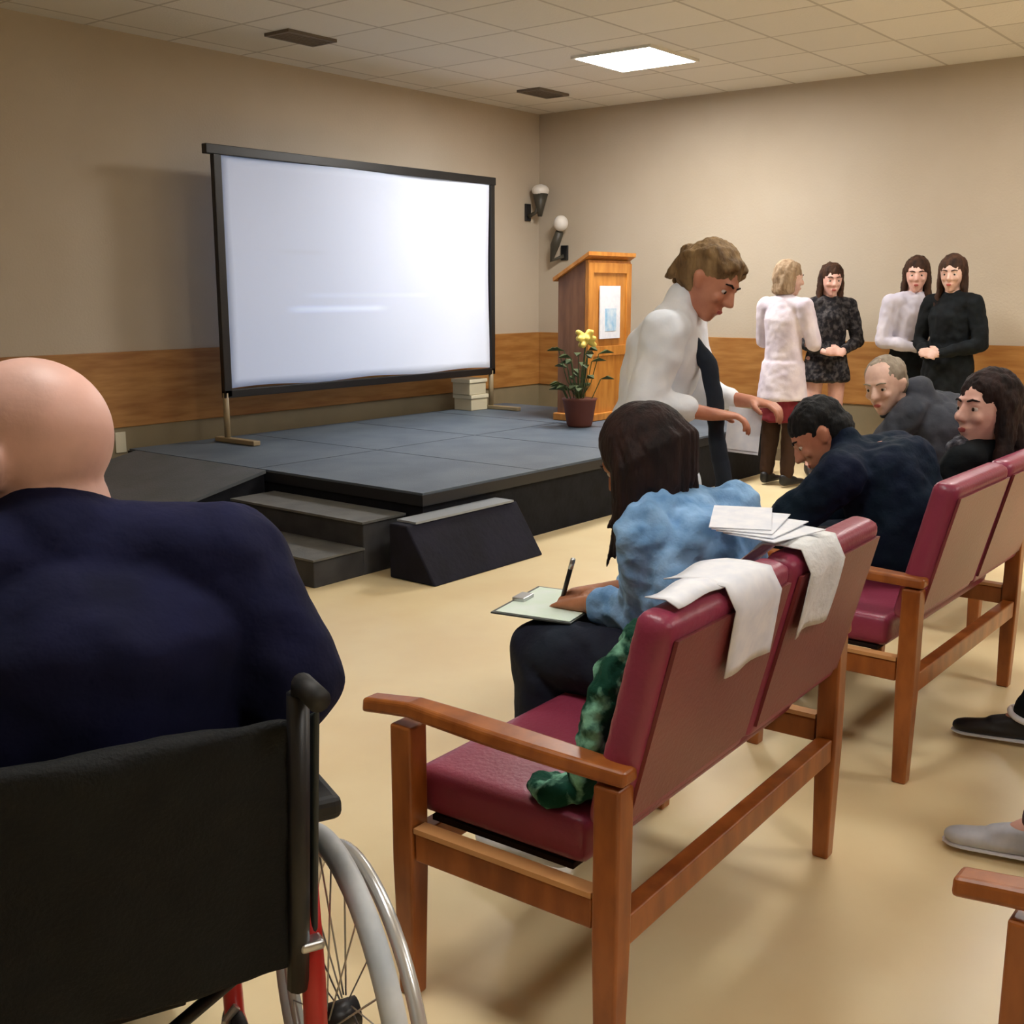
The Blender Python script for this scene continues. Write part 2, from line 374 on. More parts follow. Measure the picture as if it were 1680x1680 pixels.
for k in range(12):
    a = 2*PI*k/12; g.limb([((.02, -.04, .68), .03), ((.02+math.cos(a)*.085, -.04+math.sin(a)*.05, .68+.05*math.sin(a*3)), .022)])
g.build('flower', YELLOW, pl, .008, 2)
obj('flower_stem', T([(0, 0, .2), (.02, -.04, .67)], .007, 6), LEAF, pl)
for z, lb, cx in ((SZ+.002, 'cream carton at the back of the stage under another one', 7.60), (SZ+.142, 'cream carton lying on top of another at the back of the stage', 7.58)):
    t = thing('carton', lb, 'box', (cx, 6.56, z), 0, 'cream cartons behind the screen')
    obj('carton_body', B(-.11, .11, -.1, .1, 0, .11), CREAM, t, bevel=.004)
    obj('lid', B(-.12, .12, -.11, .11, .105, .137), mat('carton_lid', (222, 214, 186), .7), t, bevel=.004)

# ================================================================ loveseats
def loveseat(label, group='plum vinyl loveseats'):
    t = thing('loveseat', label, 'seat', (0, 0, 0), 0, group)
    W = 1.13   # local x 0..W, y 0 (rear) .. .6 (front)
    def leg(x, y, top):
        b = bmesh.new(); h = .028
        vs = []
        for z, s_, dy in ((0, .021, 0), (top*.5, .027, 0), (top, .027, 0)):
            vs.append([b.verts.new((x+sx*s_, y+dy+sy*s_, z)) for sx, sy in ((-1, -1), (1, -1), (1, 1), (-1, 1))])
        for a, c in zip(vs[:-1], vs[1:]):
            for i in range(4): b.faces.new([a[i], a[(i+1) % 4], c[(i+1) % 4], c[i]])
        b.faces.new(vs[0][::-1]); b.faces.new(vs[-1]); return b
    for x in (.03, W-.03):
        for y, top in ((.03, .60), (.51, .60)):
            obj('leg', leg(x, y, top), OAK, t, bevel=.006)
    for x in (.03, W-.03):
        b = bmesh.new(); N = 10; rows = []
        for i in range(N+1):
            u = i/N; y = -.005+u*.62; wd = .027+.010*math.sin(PI*min(1, u*1.15))
            zz = .605+.02*u-(.02*(u-.8)/.2 if u > .8 else 0)
            rows.append([b.verts.new((x-wd, y, zz)), b.verts.new((x+wd, y, zz)), b.verts.new((x+wd*.85, y, zz+.03)), b.verts.new((x-wd*.85, y, zz+.03))])
        for a, c in zip(rows[:-1], rows[1:]):
            for i in range(4): b.faces.new([a[i], a[(i+1) % 4], c[(i+1) % 4], c[i]])
        b.faces.new(rows[0][::-1]); b.faces.new(rows[-1]); obj('armrest', b, OAK, t, bevel=.008)
        obj('side_rail', B(x-.02, x+.02, .06, .48, .315, .375), OAK, t, bevel=.004)
        obj('seat_ledge', B(x-.024, x+.012, .06, .48, .377, .388), mat('light_wood', (204, 150, 96), .4), t)
    obj('rear_rail', B(.06, W-.06, .01, .05, .275, .335), OAK, t, bevel=.004)
    obj('front_rail', B(.06, W-.06, .49, .53, .30, .36), OAK, t, bevel=.004)
    obj('seat_base', B(.072, W-.072, .14, .485, .38, .392), mat('seat_under', (40, 28, 24), .8), t)
    b = bmesh.new(); n = 12; 
    sb = Blob(); sb.hull([((x, y, z), .022, ID3) for x in (.085, W-.085) for y in (.13, .515) for z in (.415, .465)])
    sb.build('seat_cushion', PLUM, t, .012, 3)
    for x0, x1 in ((.035, W/2-.008), (W/2+.008, W-.035)):
        bb = Blob(); r = .022
        pts = []
        for x in (x0+r, x1-r):
            pts += [((x, .040, .515), r, ID3), ((x, .075, .515), r, ID3), ((x, -.050, .89), r, ID3), ((x, -.015, .895), r, ID3)]
        bb.hull(pts); bk = bb.build('back_cushion', PLUM, t, .012, 3)
        obj('back_panel', prism(bmesh.new(), [(.010, .525), (.018, .525), (-.068, .872), (-.076, .872)], 'x', x0+.02, x1-.022), mat('plum_back', (132, 62, 62), .35, (118, 54, 54), 2, .1, 90), bk)
    return t
def copy_tree(o, parent=None):
    c = o.copy(); COL.objects.link(c)
    if parent: c.parent = parent
    for ch in list(o.children): copy_tree(ch, c)
    return c
ls = loveseat('plum vinyl wood-framed loveseat in front, with white papers and a green scarf on it'); ls.location = (1.52, .98, 0); ls.rotation_euler = (0, 0, R(2.5))
def turn(o):
    a = R(2.5); o.rotation_euler = (0, 0, a); c, sn = math.cos(a), math.sin(a)
    o.location = (1.52-(1.52*c-.98*sn), .98-(1.52*sn+.98*c), 0); return o
l2 = copy_tree(ls); l2.rotation_euler = (0, 0, 0); l2.location = (3.16, 1.03, 0); l2['label'] = 'plum loveseat with the person in the navy sweater, second along the row'
l3 = copy_tree(ls); l3.rotation_euler = (0, 0, 0); l3.location = (1.52, -.19, 0); l3['label'] = 'loveseat at the lower right corner showing only the front end of an armrest'
l5 = copy_tree(ls); l5.rotation_euler = (0, 0, 0); l5.location = (2.74, -.25, 0); l5['label'] = 'loveseat just outside the right edge, under the two people whose shoes show'
l4 = copy_tree(ls); l4.rotation_euler = (0, 0, 0); l4.location = (4.75, 1.30, 0); l4['label'] = 'farthest loveseat of the row, under the grey haired person'

# papers over the loveseat back
def drape(name, label, x0, x1, path, m, skew=0, cat='paper', wav=.004):
    """sheet lying over the back: path of (y,z) points, width x0..x1"""
    b = bmesh.new(); N = 8; P = []
    # resample
    pts = [V((0, p[0], p[1])) for p in path]; out = []
    for a, c in zip(pts[:-1], pts[1:]):
        k = max(1, int((c-a).length/.02))
        for i in range(k): out.append(a.lerp(c, i/k))
    out.append(pts[-1]); tot = len(out)
    top = []; bot = []
    for j, p in enumerate(out):
        d = out[min(j+1, tot-1)]-out[max(j-1, 0)]; d.normalize(); nrm = V((0, -d.z, d.y))
        rt, rb = [], []
        for i in range(N+1):
            u = i/N; x = x0+(x1-x0)*u+skew*(j/tot)
            q = p+nrm*(wav*(math.sin(u*7+j*.25)))
            rt.append(b.verts.new((x, q.y+nrm.y*.0012, q.z+nrm.z*.0012))); rb.append(b.verts.new((x, q.y-nrm.y*.0012, q.z-nrm.z*.0012)))
        top.append(rt); bot.append(rb)
    for gset in (top, bot):
        for j in range(tot-1):
            for i in range(N): b.faces.new([gset[j][i], gset[j][i+1], gset[j+1][i+1], gset[j+1][i]])
    for j in range(tot-1):
        for e in (0, N): b.faces.new([top[j][e], bot[j][e], bot[j+1][e], top[j+1][e]])
    for i in range(N):
        for e in (0, tot-1): b.faces.new([top[e][i], top[e][i+1], bot[e][i+1], bot[e][i]])
    o = turn(obj(name, b, m, None, True)); tag(o, label, cat, 'white sheets over the loveseat back'); return o
drape('paper_sheet', 'white paper sheet hanging down over the near half of the loveseat back', 1.75, 1.95, [(1.03, .925), (1.0, .932), (.955, .933), (.911, .927), (.889, .88), (.924, .74)], WHITEP, .05)
drape('paper_sheet', 'white paper sheet lying flat along the top of the near back cushion', 1.60, 1.78, [(.985, .931), (.945, .935), (.918, .924)], WHITEP)
drape('towel', 'white towel folded over the far half of the loveseat back', 2.12, 2.30, [(1.10, .84), (1.04, .90), (1.0, .934), (.955, .936), (.91, .930), (.888, .88), (.924, .735)], mat('white_towel', (236, 238, 238), .9, (222, 226, 228), 10, .5, 60), 0, 'towel', .007)
t = obj('paper_sheet', bmesh.new(), WHITEP)
bpy.data.objects.remove(t)
b = bmesh.new()
for k in range(4):
    z = .942+.0035*k; x0, y0 = 2.08+.022*k, .955+.012*k; c, sn = math.cos(.2*k-.2), math.sin(.2*k-.2); vs = []
    for zz in (z, z+.002):
        for a, e in ((0, 0), (.19, 0), (.19, .13), (0, .13)): vs.append(b.verts.new((x0+a*c-e*sn, y0+a*sn+e*c, zz+.02*k*a)))
    for f in [(0,3,2,1),(4,5,6,7),(0,1,5,4),(1,2,6,5),(2,3,7,6),(3,0,4,7)]: b.faces.new([vs[i] for i in f])
o = turn(obj('paper_stack', b, WHITEP)); tag(o, 'loose white papers lying on top of the white towel', 'paper')
# green scarf on the near end of the front loveseat
g = Blob()
pts = [((1.67, 1.13, .52), (.07, .04, .03), ID3), ((1.68, 1.125, .62), (.07, .04, .05), ID3), ((1.70, 1.11, .72), (.06, .035, .05), ID3), ((1.74, 1.09, .80), (.05, .03, .04), ID3)]
g.chain(pts); g.chain([((1.66, 1.13, .52), (.05, .03, .03), ID3), ((1.63, 1.2, .508), (.05, .05, .02), ID3)])
o = g.build('scarf', GREEN, None, .008, 2, .018, .05); tag(o, 'dark green patterned scarf bunched against the near end of the loveseat', 'scarf')

# ================================================================ people
def hand(B_, wrist, d, n, side, curl=.6, s=1.0, thumb=True):
    """wrist pos, direction of the fingers d, palm normal n, side=+1 if thumb lies on +cross side"""
    d = V(d).normalized(); n = V(n); n = (n-d*n.dot(d)).normalized(); a = d.cross(n).normalized()*side
    wrist = V(wrist); pc = wrist+d*.045*s
    M = Matrix((d, a, n)).transposed()
    B_.hull([(wrist, .024*s, ID3), (wrist+d*.03*s, (.025*s, .034*s, .014*s), M), (wrist+d*.075*s, (.02*s, .040*s, .012*s), M)])
    for i, (off, ln) in enumerate(((.030, .070), (.010, .080), (-.010, .074), (-.029, .058))):
        p = wrist+d*.085*s+a*off*s; pts = [(wrist+d*.06*s+a*off*.9*s, .0095*s), (p, .0092*s)]; ang = 0
        for k, fr in enumerate((.42, .33, .25)):
            ang += curl*(.8+.15*i*.3); dd = d*math.cos(ang)+n*math.sin(ang)
            p = p+dd*ln*fr*s; pts.append((p, (.0088-.0008*k)*s))
        B_.limb(pts)
    if thumb:
        p0 = wrist+d*.025*s+a*.028*s; p1 = p0+(d*.6+a*.7+n*.3).normalized()*.035*s; p2 = p1+(d*.85+a*.15+n*.5).normalized()*.032*s
        B_.limb([(p0, .013*s), (p1, .011*s), (p2, .009*s)])
def shoe(parent, ankle, d, m, name='shoe', s=1.0, up=None, sole=None):
    """shoe under an ankle joint; d horizontal direction of toe"""
    d = V(d).normalized(); g = Blob(); A = V(ankle); zt = A.z-.085*s
    M = frame(d, V((0, 0, 1)))
    heel = A-d*.03*s+V((0, 0, 0)); heel.z = zt+.035*s
    toe = A+d*.17*s; toe.z = zt+.026*s
    mid = A+d*.09*s; mid.z = zt+.032*s
    g.hull([(heel, (.045*s, .036*s, .033*s), M), (mid, (.05*s, .045*s, .030*s), M)])
    g.hull([(mid, (.05*s, .045*s, .030*s), M), (toe, (.05*s, .042*s, .024*s), M)])
    g.hull([(heel+V((0, 0, .045*s)), (.045*s, .036*s, .025*s), M), (mid+V((0, 0, .02*s)), (.03*s, .034*s, .022*s), M), (heel, (.045*s, .036*s, .03*s), M)])
    o = g.build(name, m, parent, .007, 3)
    if sole and m is SHOEB:
        tube_ = T([(A.x+math.cos(a)*.045, A.y+math.sin(a)*.045, A.z+.004+.012*math.cos(a-1.2)) for a in [2*PI*i/24 for i in range(24)]], .011, 8, True); obj('shoe_collar', tube_, sole, o, True)
    if sole:
        g = Blob(); g.hull([(V((p.x, p.y, zt+.008*s)), (.053*s, .045*s, .008*s), M) for p in (heel, mid, toe)]); g.build('sole', sole, o, .006, 1)
    return o
def head_blobs(g, Hc, M, s=1.0, female=False, nose=1.0):
    Q = lambda x, y, z: V(Hc)+M @ V((x*s, y*s, z*s))
    e = lambda c, r: g.ell(Q(*c), tuple(k*s for k in r), M)
    e((-.012, 0, .028), (.098, .077, .092)); e((.012, 0, .0), (.078, .068, .085))
    g.hull([(Q(.02, 0, -.03), (.066*s, .060*s, .05*s), M), (Q(.058, 0, -.092), (.024*s, .022*s, .018*s), M), (Q(0, 0, -.07), (.04*s, .05*s, .03*s), M)])
    e((.074, 0, .036), (.018, .048, .012)); e((.068, .036, -.018), (.02, .02, .018)); e((.068, -.036, -.018), (.02, .02, .018))
    g.hull([(Q(.088, 0, .022), .007*s, ID3), (Q(.088+.022*nose, 0, -.018), .011*s, ID3), (Q(.084, .011, -.024), .008*s, ID3), (Q(.084, -.011, -.024), .008*s, ID3)])
    e((.074, .031, .0215), (.012, .018, .006)); e((.074, -.031, .0215), (.012, .018, .006)); e((.073, .031, -.003), (.010, .016, .005)); e((.073, -.031, -.003), (.010, .016, .005))
    e((.086, 0, -.052), (.009, .024, .006)); e((.084, 0, -.063), (.010, .021, .007))
    for y in (1, -1):
        g.hull([(Q(-.004, .078*y, .012), (.016*s, .007*s, .014*s), M), (Q(.002, .074*y, -.022), (.010*s, .006*s, .012*s), M), (Q(-.012, .086*y, .008), (.012*s, .006*s, .018*s), M)])
def face_parts(parent, Hc, M, s=1.0, brow=H_DARK):
    Q = lambda x, y, z: V(Hc)+M @ V((x*s, y*s, z*s))
    for y in (1, -1):
        g = Blob(); g.ell(Q(.0715, .031*y, .010), .0125*s); e = g.build('eye', EYEW, parent, .003, 0)
        g = Blob(); g.ell(Q(.0815, .031*y, .009), (.0038*s, .0066*s, .0066*s), M); g.build('iris', EYED, e, .002, 0)
        g = Blob(); g.limb([(Q(.089, .014*y, .033), .004*s), (Q(.088, .032*y, .039), .004*s), (Q(.076, .05*y, .034), .003*s)]); g.build('eyebrow', brow, parent, .003, 1)
    g = Blob(); g.hull([(Q(.092, 0, -.054), (.005*s, .018*s, .006*s), M), (Q(.091, 0, -.060), (.005*s, .015*s, .005*s), M)]); g.build('lips', LIP, parent, .003, 1)

def person(label, spec, group=None):
    """spec in world coordinates; spine: P pelvis, W waist, C chest, N neck base; arms/legs as joint lists [left, right]"""
    P, W, Cc, N = [V(spec[k]) for k in ('P', 'W', 'C', 'N')]
    root = thing('person', label, 'person', (P.x, P.y, 0), 0, group)
    inv = V((-P.x, -P.y, 0))
    def L(p): return V(p)+inv
    P, W, Cc, N = map(L, (P, W, Cc, N))
    shl = [L(p) for p in spec['sh']]          # left, right shoulder
    lat = (shl[0]-shl[1]); lat.normalize()
    k = spec.get('k', 1.0); fat = spec.get('fat', 1.0)
    up = (N-P).normalized(); fw = lat.cross(up).normalized()
    Ms = frame(fw, up)
    hl = spec.get('hiplat'); hl = V(hl).normalized() if hl else V((lat.x, lat.y, 0)).normalized()
    up2 = V((0, 0, 1)); Mp = frame(hl.cross(up2), up2)
    hips = [P+hl*.09*k, P-hl*.09*k]
    Hc = L(spec['head']); Mh = frame(spec['face'], spec.get('hup', (0, 0, 1)))
    hs = spec.get('hs', 1.0)
    sw = (shl[0]-shl[1]).length/2
    def torso(off):
        return [(P, (.105*k*fat+off, .150*k*fat+off, .10*k+off), Mp), (W, (.095*k*fat+off, .130*k*fat+off, .08*k), Ms),
                (Cc, (.11*k*fat+off, max(.135*k*fat, sw*.78)+off, .10*k), Ms), (N-up*.05, (.07*k+off, sw*.72+off, .045*k+off*.5), Ms)]
    arms = [[shl[i]]+[L(p) for p in spec['arms'][i]] for i in (0, 1)]
    legs = [[hips[i]]+[L(p) for p in spec['legs'][i]] for i in (0, 1)]
    ar = spec.get('ar', (.052, .040, .024)); lr = spec.get('lr', (.082, .056, .038))
    g = Blob(); g.chain(torso(-.006))
    nk = Hc+Mh @ V((-.025, 0, -.06))*hs
    nr = spec.get('neckr', 1)
    g.limb([(N-up*.03, .058*hs*nr), (nk, .050*hs*nr)])
    for i in (0, 1):
        a = arms[i]; g.limb([(a[0], ar[0]*k-.004), (a[1], ar[1]*k-.002), (a[2], ar[2]*k)])
        l = legs[i]; g.limb([(l[0], lr[0]*k), (l[1], lr[1]*k-.003), (l[1].lerp(l[2], .35), lr[1]*k-.004), (l[2], lr[2]*k-.004)])
        hd = spec.get('hands', [None, None])[i]
        if hd: hand(g, a[2], hd[0], hd[1], hd[2], hd[3] if len(hd) > 3 else .5, k)
        td = V(spec['toe'][i]).normalized(); g.limb([(l[2], .034*k), (l[2]+td*.1*k-V((0, 0, .055*k)), .022*k)])
    head_blobs(g, Hc, Mh, hs)
    body = g.build('body', spec['skin'], root, spec.get('vox', .0065), 3)
    if spec.get('facep', True): face_parts(root, Hc, Mh, hs, spec.get('brow', H_DARK))
    # shoes
    for i in (0, 1):
        shoe(root, legs[i][2], spec['toe'][i], spec.get('shoe', SHOEB), 'shoe', k, sole=spec.get('sole'))
    # trousers / skirt
    tr = spec.get('trousers')
    if tr:
        g = Blob(); T_ = torso(.016)
        if not spec.get('nohip'): g.chain([(P, T_[0][1], Mp), (W.lerp(P, .3), (T_[1][1][0], T_[1][1][1], .03), Ms)])
        for i in (0, 1):
            l = legs[i]; g.limb([(l[0].lerp(l[1], .3) if spec.get('nohip') else l[0], lr[0]*k+(-.004 if spec.get('nohip') else .02)), (l[1], lr[1]*k+.022), (l[1].lerp(l[2], .5), lr[1]*k+.012), (l[1].lerp(l[2], .93), lr[2]*k+.02)])
        g.build('trousers', tr, root, .009, 4, .010, .09)
    sk = spec.get('skirt')
    if sk:   # (material, hem centre, hem radii)
        g = Blob(); hm = L(sk[1])
        if spec.get('hem'): g.hull([(L(spec['hem'][0])+V((0, 0, .12)), (.10, .13, .02), Mp), (hm, (sk[2][0]-.01, sk[2][1]-.01, .02), Mp)])
        else: g.chain([(W, (.10*k*fat+.012, .13*k*fat+.012, .03), Ms), (P, (.118*k*fat+.014, .165*k*fat+.014, .06), Mp), (hm, (sk[2][0], sk[2][1], .02), Mp)])
        g.build('skirt', sk[0], root, .009, 4, .012, .08)
    # top garment
    tp = spec['top']; off = spec.get('off', .016)
    g = Blob(); T_ = torso(off); g.chain(T_[1:] if spec.get('short') else T_)
    for i in (0, 1): g.limb([(shl[i], ar[0]*k+off*.7), (N-up*.04, .088*k)])
    g.limb([(Cc, .10*k), (N-up*.05, .088*k)])
    sl = spec.get('sleeve', 1.0)
    for i in (0, 1):
        a = arms[i]; g.limb([(a[0], ar[0]*k+off), (a[1], ar[1]*k+off)])
        if sl > 0: g.limb([(a[1], ar[1]*k+off), (a[1].lerp(a[2], .95*sl), ar[2]*k+off*.9)])
    if spec.get('hem'):
        hm = L(spec['hem'][0]); r = spec['hem'][1]; g.hull([(P, (.12*k*fat+off, .165*k*fat+off, .06), Mp), (hm, (r[0], r[1], .025), Mp)])
    cl = spec.get('collar')
    if cl: g.limb([(N-up*.02, .07*hs*cl), (N+up*spec.get('collar_h', .035)-fw*.005, .064*hs*cl)])
    g.build(spec.get('topname', 'shirt'), tp, root, .008, 4, spec.get('fold', .012), spec.get('fsize', .09))
    # hair
    hb = spec.get('hair')
    if hb:
        g = Blob(); hb[1](g, lambda x, y, z: Hc+Mh @ V((x*hs, y*hs, z*hs)), Mh, hs)
        g.build('hair', hb[0], root, hb[2] if len(hb) > 2 else .006, 2, hb[3] if len(hb) > 3 else .008, .03)
    for f in spec.get('extra', []): f(root, L, dict(N=N, C=Cc, W=W, P=P, fw=fw, lat=lat, up=up, Hc=Hc, Mh=Mh, arms=arms, Ms=Ms))
    return root
# hair styles (q maps head coordinates to world)
def cap(g, q, M, s, back=.03, low=-.02):
    g.ell(q(-.020, 0, .050), (.100*s, .086*s, .088*s), M); g.ell(q(-.05, 0, .0), (.07*s, .078*s, .075*s), M)
def hair_short(g, q, M, s): cap(g, q, M, s)
def hair_bob(g, q, M, s):
    cap(g, q, M, s)
    for y in (1, -1): g.hull([(q(-.03, .066*y, .04), (.05*s, .03*s, .05*s), M), (q(-.02, .074*y, -.075), (.038*s, .022*s, .03*s), M), (q(-.07, .045*y, -.08), (.03*s, .03*s, .03*s), M)])
    g.hull([(q(-.06, 0, .03), (.06*s, .07*s, .06*s), M), (q(-.07, 0, -.09), (.03*s, .055*s, .03*s), M)])
def hair_updo(g, q, M, s):
    cap(g, q, M, s); g.ell(q(-.115, 0, .03), (.04*s, .04*s, .04*s), M)
    g.hull([(q(.05, .03, .09), (.03*s, .03*s, .018*s), M), (q(-.02, .07, .02), (.03*s, .014*s, .03*s), M)])
    g.hull([(q(.05, -.03, .09), (.03*s, .03*s, .018*s), M), (q(-.02, -.07, .02), (.03*s, .014*s, .03*s), M)])
def hair_fringe(g, q, M, s): 
    hair_bob(g, q, M, s); g.ell(q(.035, 0, .088), (.055*s, .062*s, .028*s), M)
def hair_long(g, q, M, s, ln=.26):
    cap(g, q, M, s)
    for y in (1, -1):
        g.hull([(q(-.02, .068*y, .03), (.05*s, .026*s, .05*s), M), (q(-.01, .078*y, -.1), (.035*s, .024*s, .03*s), M)])
        g.hull([(q(-.01, .078*y, -.1), (.035*s, .024*s, .03*s), M), (q(.005, .085*y, -ln), (.03*s, .028*s, .03*s), M)])
    g.hull([(q(-.06, 0, .03), (.06*s, .07*s, .06*s), M), (q(-.085, 0, -.2), (.03*s, .085*s, .05*s), M)])

# --- person in the wheelchair -------------------------------------------------
WC = V((.71, 1.24, 0)); WH = R(67)
def wl(x, y, z): return (WC.x+x*math.cos(WH)-y*math.sin(WH), WC.y+x*math.sin(WH)+y*math.cos(WH), z)
def wd(x, y, z): return (x*math.cos(WH)-y*math.sin(WH), x*math.sin(WH)+y*math.cos(WH), z)
person('bald person in a navy jacket seated in the wheelchair, seen from behind', dict(
    P=wl(.20, 0, .62), W=wl(.19, -.01, .78), C=wl(.20, -.03, .96), N=wl(.25, .0, 1.115), sh=[wl(.20, .20, 1.05), wl(.20, -.225, 1.045)],
    k=1.10, fat=1.40, head=wl(.30, .028, 1.215), face=(-.52, .85, -.10), hup=(0, 0, 1), hs=1.18,
    arms=[[wl(.14, .31, .86), wl(.38, .28, .80)], [wl(.13, -.285, .88), wl(.38, -.27, .80)]],
    hands=[(wd(1, -.1, -.1), (0, 0, -1), -1, .4), (wd(1, .1, -.1), (0, 0, -1), 1, .4)],
    legs=[[wl(.62, .13, .57), wl(.72, .12, .20)], [wl(.62, -.13, .57), wl(.72, -.12, .20)]], toe=[wd(1, .1, 0), wd(1, -.1, 0)],
    ar=(.072, .062, .034), skin=SKINBALD, neckr=1.3, top=NAVY, topname='jacket', off=.02, collar=1.22, collar_h=-.012, fold=.012, fsize=.12,
    trousers=DKTROUS, brow=H_GREY))

# --- person in the denim shirt ---------------------------------------------------
def denim_hair(g, q, M, s):
    cap(g, q, M, s); g.ell(q(-.03, 0, .03), (.112*s, .105*s, .10*s), M)
    for k in range(150):
        a = -PI*.97+2*PI*.97*((k*.618) % 1); yy = math.sin(a); xx = -math.cos(a)
        if xx > .62: continue
        r = .088+random.random()*.016; t0 = random.random()
        top = q(-.03+xx*.05*t0, yy*.06*t0, .125-.02*t0); mt = q(-.03+xx*r*.85, yy*r*.85, .07)
        m1 = q(-.03+xx*r*1.12, yy*r*1.12, -.01); ln = .13+.10*random.random()
        e1 = m1+V((0, -.005, -ln*.6)); e2 = m1+V((random.uniform(-.015, .015)+V((-xx, yy, 0)).y*.0, random.uniform(-.02, .03), -ln))
        g.limb([(top, .010*s), (mt, .011*s), (m1, .011*s), (e1, .009*s), (e2, .004*s)])
person('person with long dark hair and a light blue denim shirt writing on the front loveseat', dict(
    P=(2.25, 1.22, .56), W=(2.26, 1.23, .70), C=(2.29, 1.275, .84), N=(2.31, 1.38, .955), sh=[(2.15, 1.33, .90), (2.50, 1.29, .90)],
    k=1.0, fat=1.14, head=(2.30, 1.44, 1.045), face=(-.05, .85, -.6), hup=(-.05, .5, .9), hs=1.0,
    arms=[[(2.21, 1.36, .69), (2.24, 1.55, .675)], [(2.53, 1.40, .71), (2.34, 1.57, .685)]],
    hands=[((.1, 1, -.15), (0, 0, -1), -1, .5), ((-.5, .8, -.05), (-.2, -.1, -1), 1, .75)],
    legs=[[(2.15, 1.63, .565), (2.08, 1.55, .12)], [(2.38, 1.66, .565), (2.36, 1.60, .12)]], toe=[(-.1, 1, 0), (.1, 1, 0)],
    skin=SKINB, top=DENIM, off=.02, sleeve=.75, fold=.022, fsize=.07, trousers=DKTROUS, hair=(H_DARK, denim_hair, .0045, .002), collar=True,
    shoe=SHOEW, facep=True))
t = thing('clipboard', 'pale green clipboard with paper on the lap of the person in denim', 'clipboard', (2.25, 1.665, .655), R(12))
obj('board', B(-.14, .14, -.11, .11, -.004, 0), mat('board_dark', (60, 66, 62), .5), t)
obj('paper', B(-.132, .128, -.104, .10, .0005, .002), mat('pale_green_paper', (218, 236, 218), .7, (226, 238, 230), 12), t)
obj('clip', B(-.03, .03, .07, .105, .002, .012), SILVER, t, bevel=.002)
t = thing('pen', 'dark pen in the hand of the person in denim', 'pen', (2.26, 1.635, .675))
obj('barrel', T([(.0, 0.01, -.008), (-.02, -.03, .085)], .006), BLACK, t, True)
obj('cap', T([(-.02, -.03, .085), (-.026, -.042, .112)], .0065), SILVER, t, True)

# --- presenter -------------------------------------------------------------------
PF = V((.30, -.954, 0)).normalized(); PL = V((.954, .30, 0)).normalized()  # forward, left
PB = V((3.42, 2.06, 0))
def pl_(f, l, z): p = PB+PF*f+PL*l; return (p.x, p.y, z)
def pd_(f, l, z): return tuple(PF*f+PL*l+V((0, 0, z)))
def presenter_extra(root, L, K):
    g = Blob(); pts = [(1.30, .055), (1.2, .135), (1.08, .16), (.95, .17), (.8, .20), (.66, .20)]
    g.limb([(L(pl_(f+.035, -.05, z)), .03) for z, f in pts]); g.build('scarf', mat('dark_lapel', (34, 40, 50), .8), root, .007, 3, .005, .05)
def fair_hair(g, q, M, s):
    hair_updo(g, q, M, s)
    for k in range(26):
        y = -.08+.16*k/25; z0 = .118-5*y*y
        g.limb([(q(.055, y*.7, z0-.015), .014*s), (q(-.02, y, z0), .016*s), (q(-.10, y*.8, .03), .016*s), (q(-.115+random.uniform(-.02, .01), y*.7, -.04+random.uniform(-.03, .02)), .009*s)])
person('person in a white coat standing and leaning over papers beside the front loveseat', dict(
    P=pl_(-.07, 0, .92), W=pl_(-.03, 0, 1.07), C=pl_(.01, 0, 1.24), N=pl_(.06, 0, 1.375), sh=[pl_(.04, .175, 1.315), pl_(.04, -.175, 1.315)],
    head=pl_(.155, -.01, 1.475), face=pd_(.80, -.28, -.55), hup=pd_(.5, 0, .85), hs=1.04,
    arms=[[pl_(.08, .22, 1.07), pl_(.28, .16, 1.06)], [pl_(.0, -.235, 1.08), pl_(.20, -.13, 1.04)]],
    hands=[(pd_(1, -.3, -.1), (0, 0, -1), -1, .6), (pd_(1, .2, -.05), (0, 0, -1), 1, .6)],
    legs=[[pl_(-.03, .10, .5), pl_(-.06, .10, .09)], [pl_(-.0, -.10, .5), pl_(.02, -.10, .09)]], toe=[pd_(1, 0, 0), pd_(1, 0, 0)],
    skin=SKINR, top=WCOAT, topname='coat', off=.028, hem=(pl_(.0, .06, .70), (.15, .19)), fold=.018, fsize=.12, sleeve=.6,
    trousers=DKTROUS, hair=(H_FAIR, fair_hair, .006, .006), collar=True, extra=[presenter_extra]))
t = thing('paper', 'white printed sheets held by the person in the white coat', 'paper', (3.60, 1.83, .97), 0)
t.rotation_euler = (R(78), R(8), math.atan2(-.78, .62)+R(6))
obj('sheet', B(-.06, .06, -.09, .06, -.001, .001), WHITEP, t)
obj('sheet', B(-.065, .055, -.08, .07, .003, .005), WHITEP, t)

# --- person in the navy sweater ---------------------------------------------------
person('black-haired person in a navy sweater bent forward on the second loveseat', dict(
    P=(3.80, 1.30, .56), W=(3.80, 1.32, .70), C=(3.80, 1.40, .83), N=(3.77, 1.52, .90), sh=[(3.58, 1.46, .835), (3.96, 1.40, .87)],
    k=1.04, fat=1.25, head=(3.755, 1.61, .94), face=(-.45, .62, -.62), hup=(-.1, .6, .75), hs=1.04,
    arms=[[(3.52, 1.60, .67), (3.66, 1.72, .63)], [(3.95, 1.57, .68), (3.85, 1.74, .63)]],
    hands=[((.3, .8, -.2), (0, 0, -1), -1, .6), ((-.3, .8, -.2), (0, 0, -1), 1, .6)],
    legs=[[(3.64, 1.70, .54), (3.64, 1.66, .09)], [(3.88, 1.72, .54), (3.90, 1.70, .09)]], toe=[(0, 1, 0), (0, 1, 0)],
    ar=(.062, .052, .03), skin=SKINR, top=NAVY2, topname='sweater', off=.022, fold=.016, trousers=DKTROUS, hair=(H_BLACK, hair_short, .006, .006), collar=True))
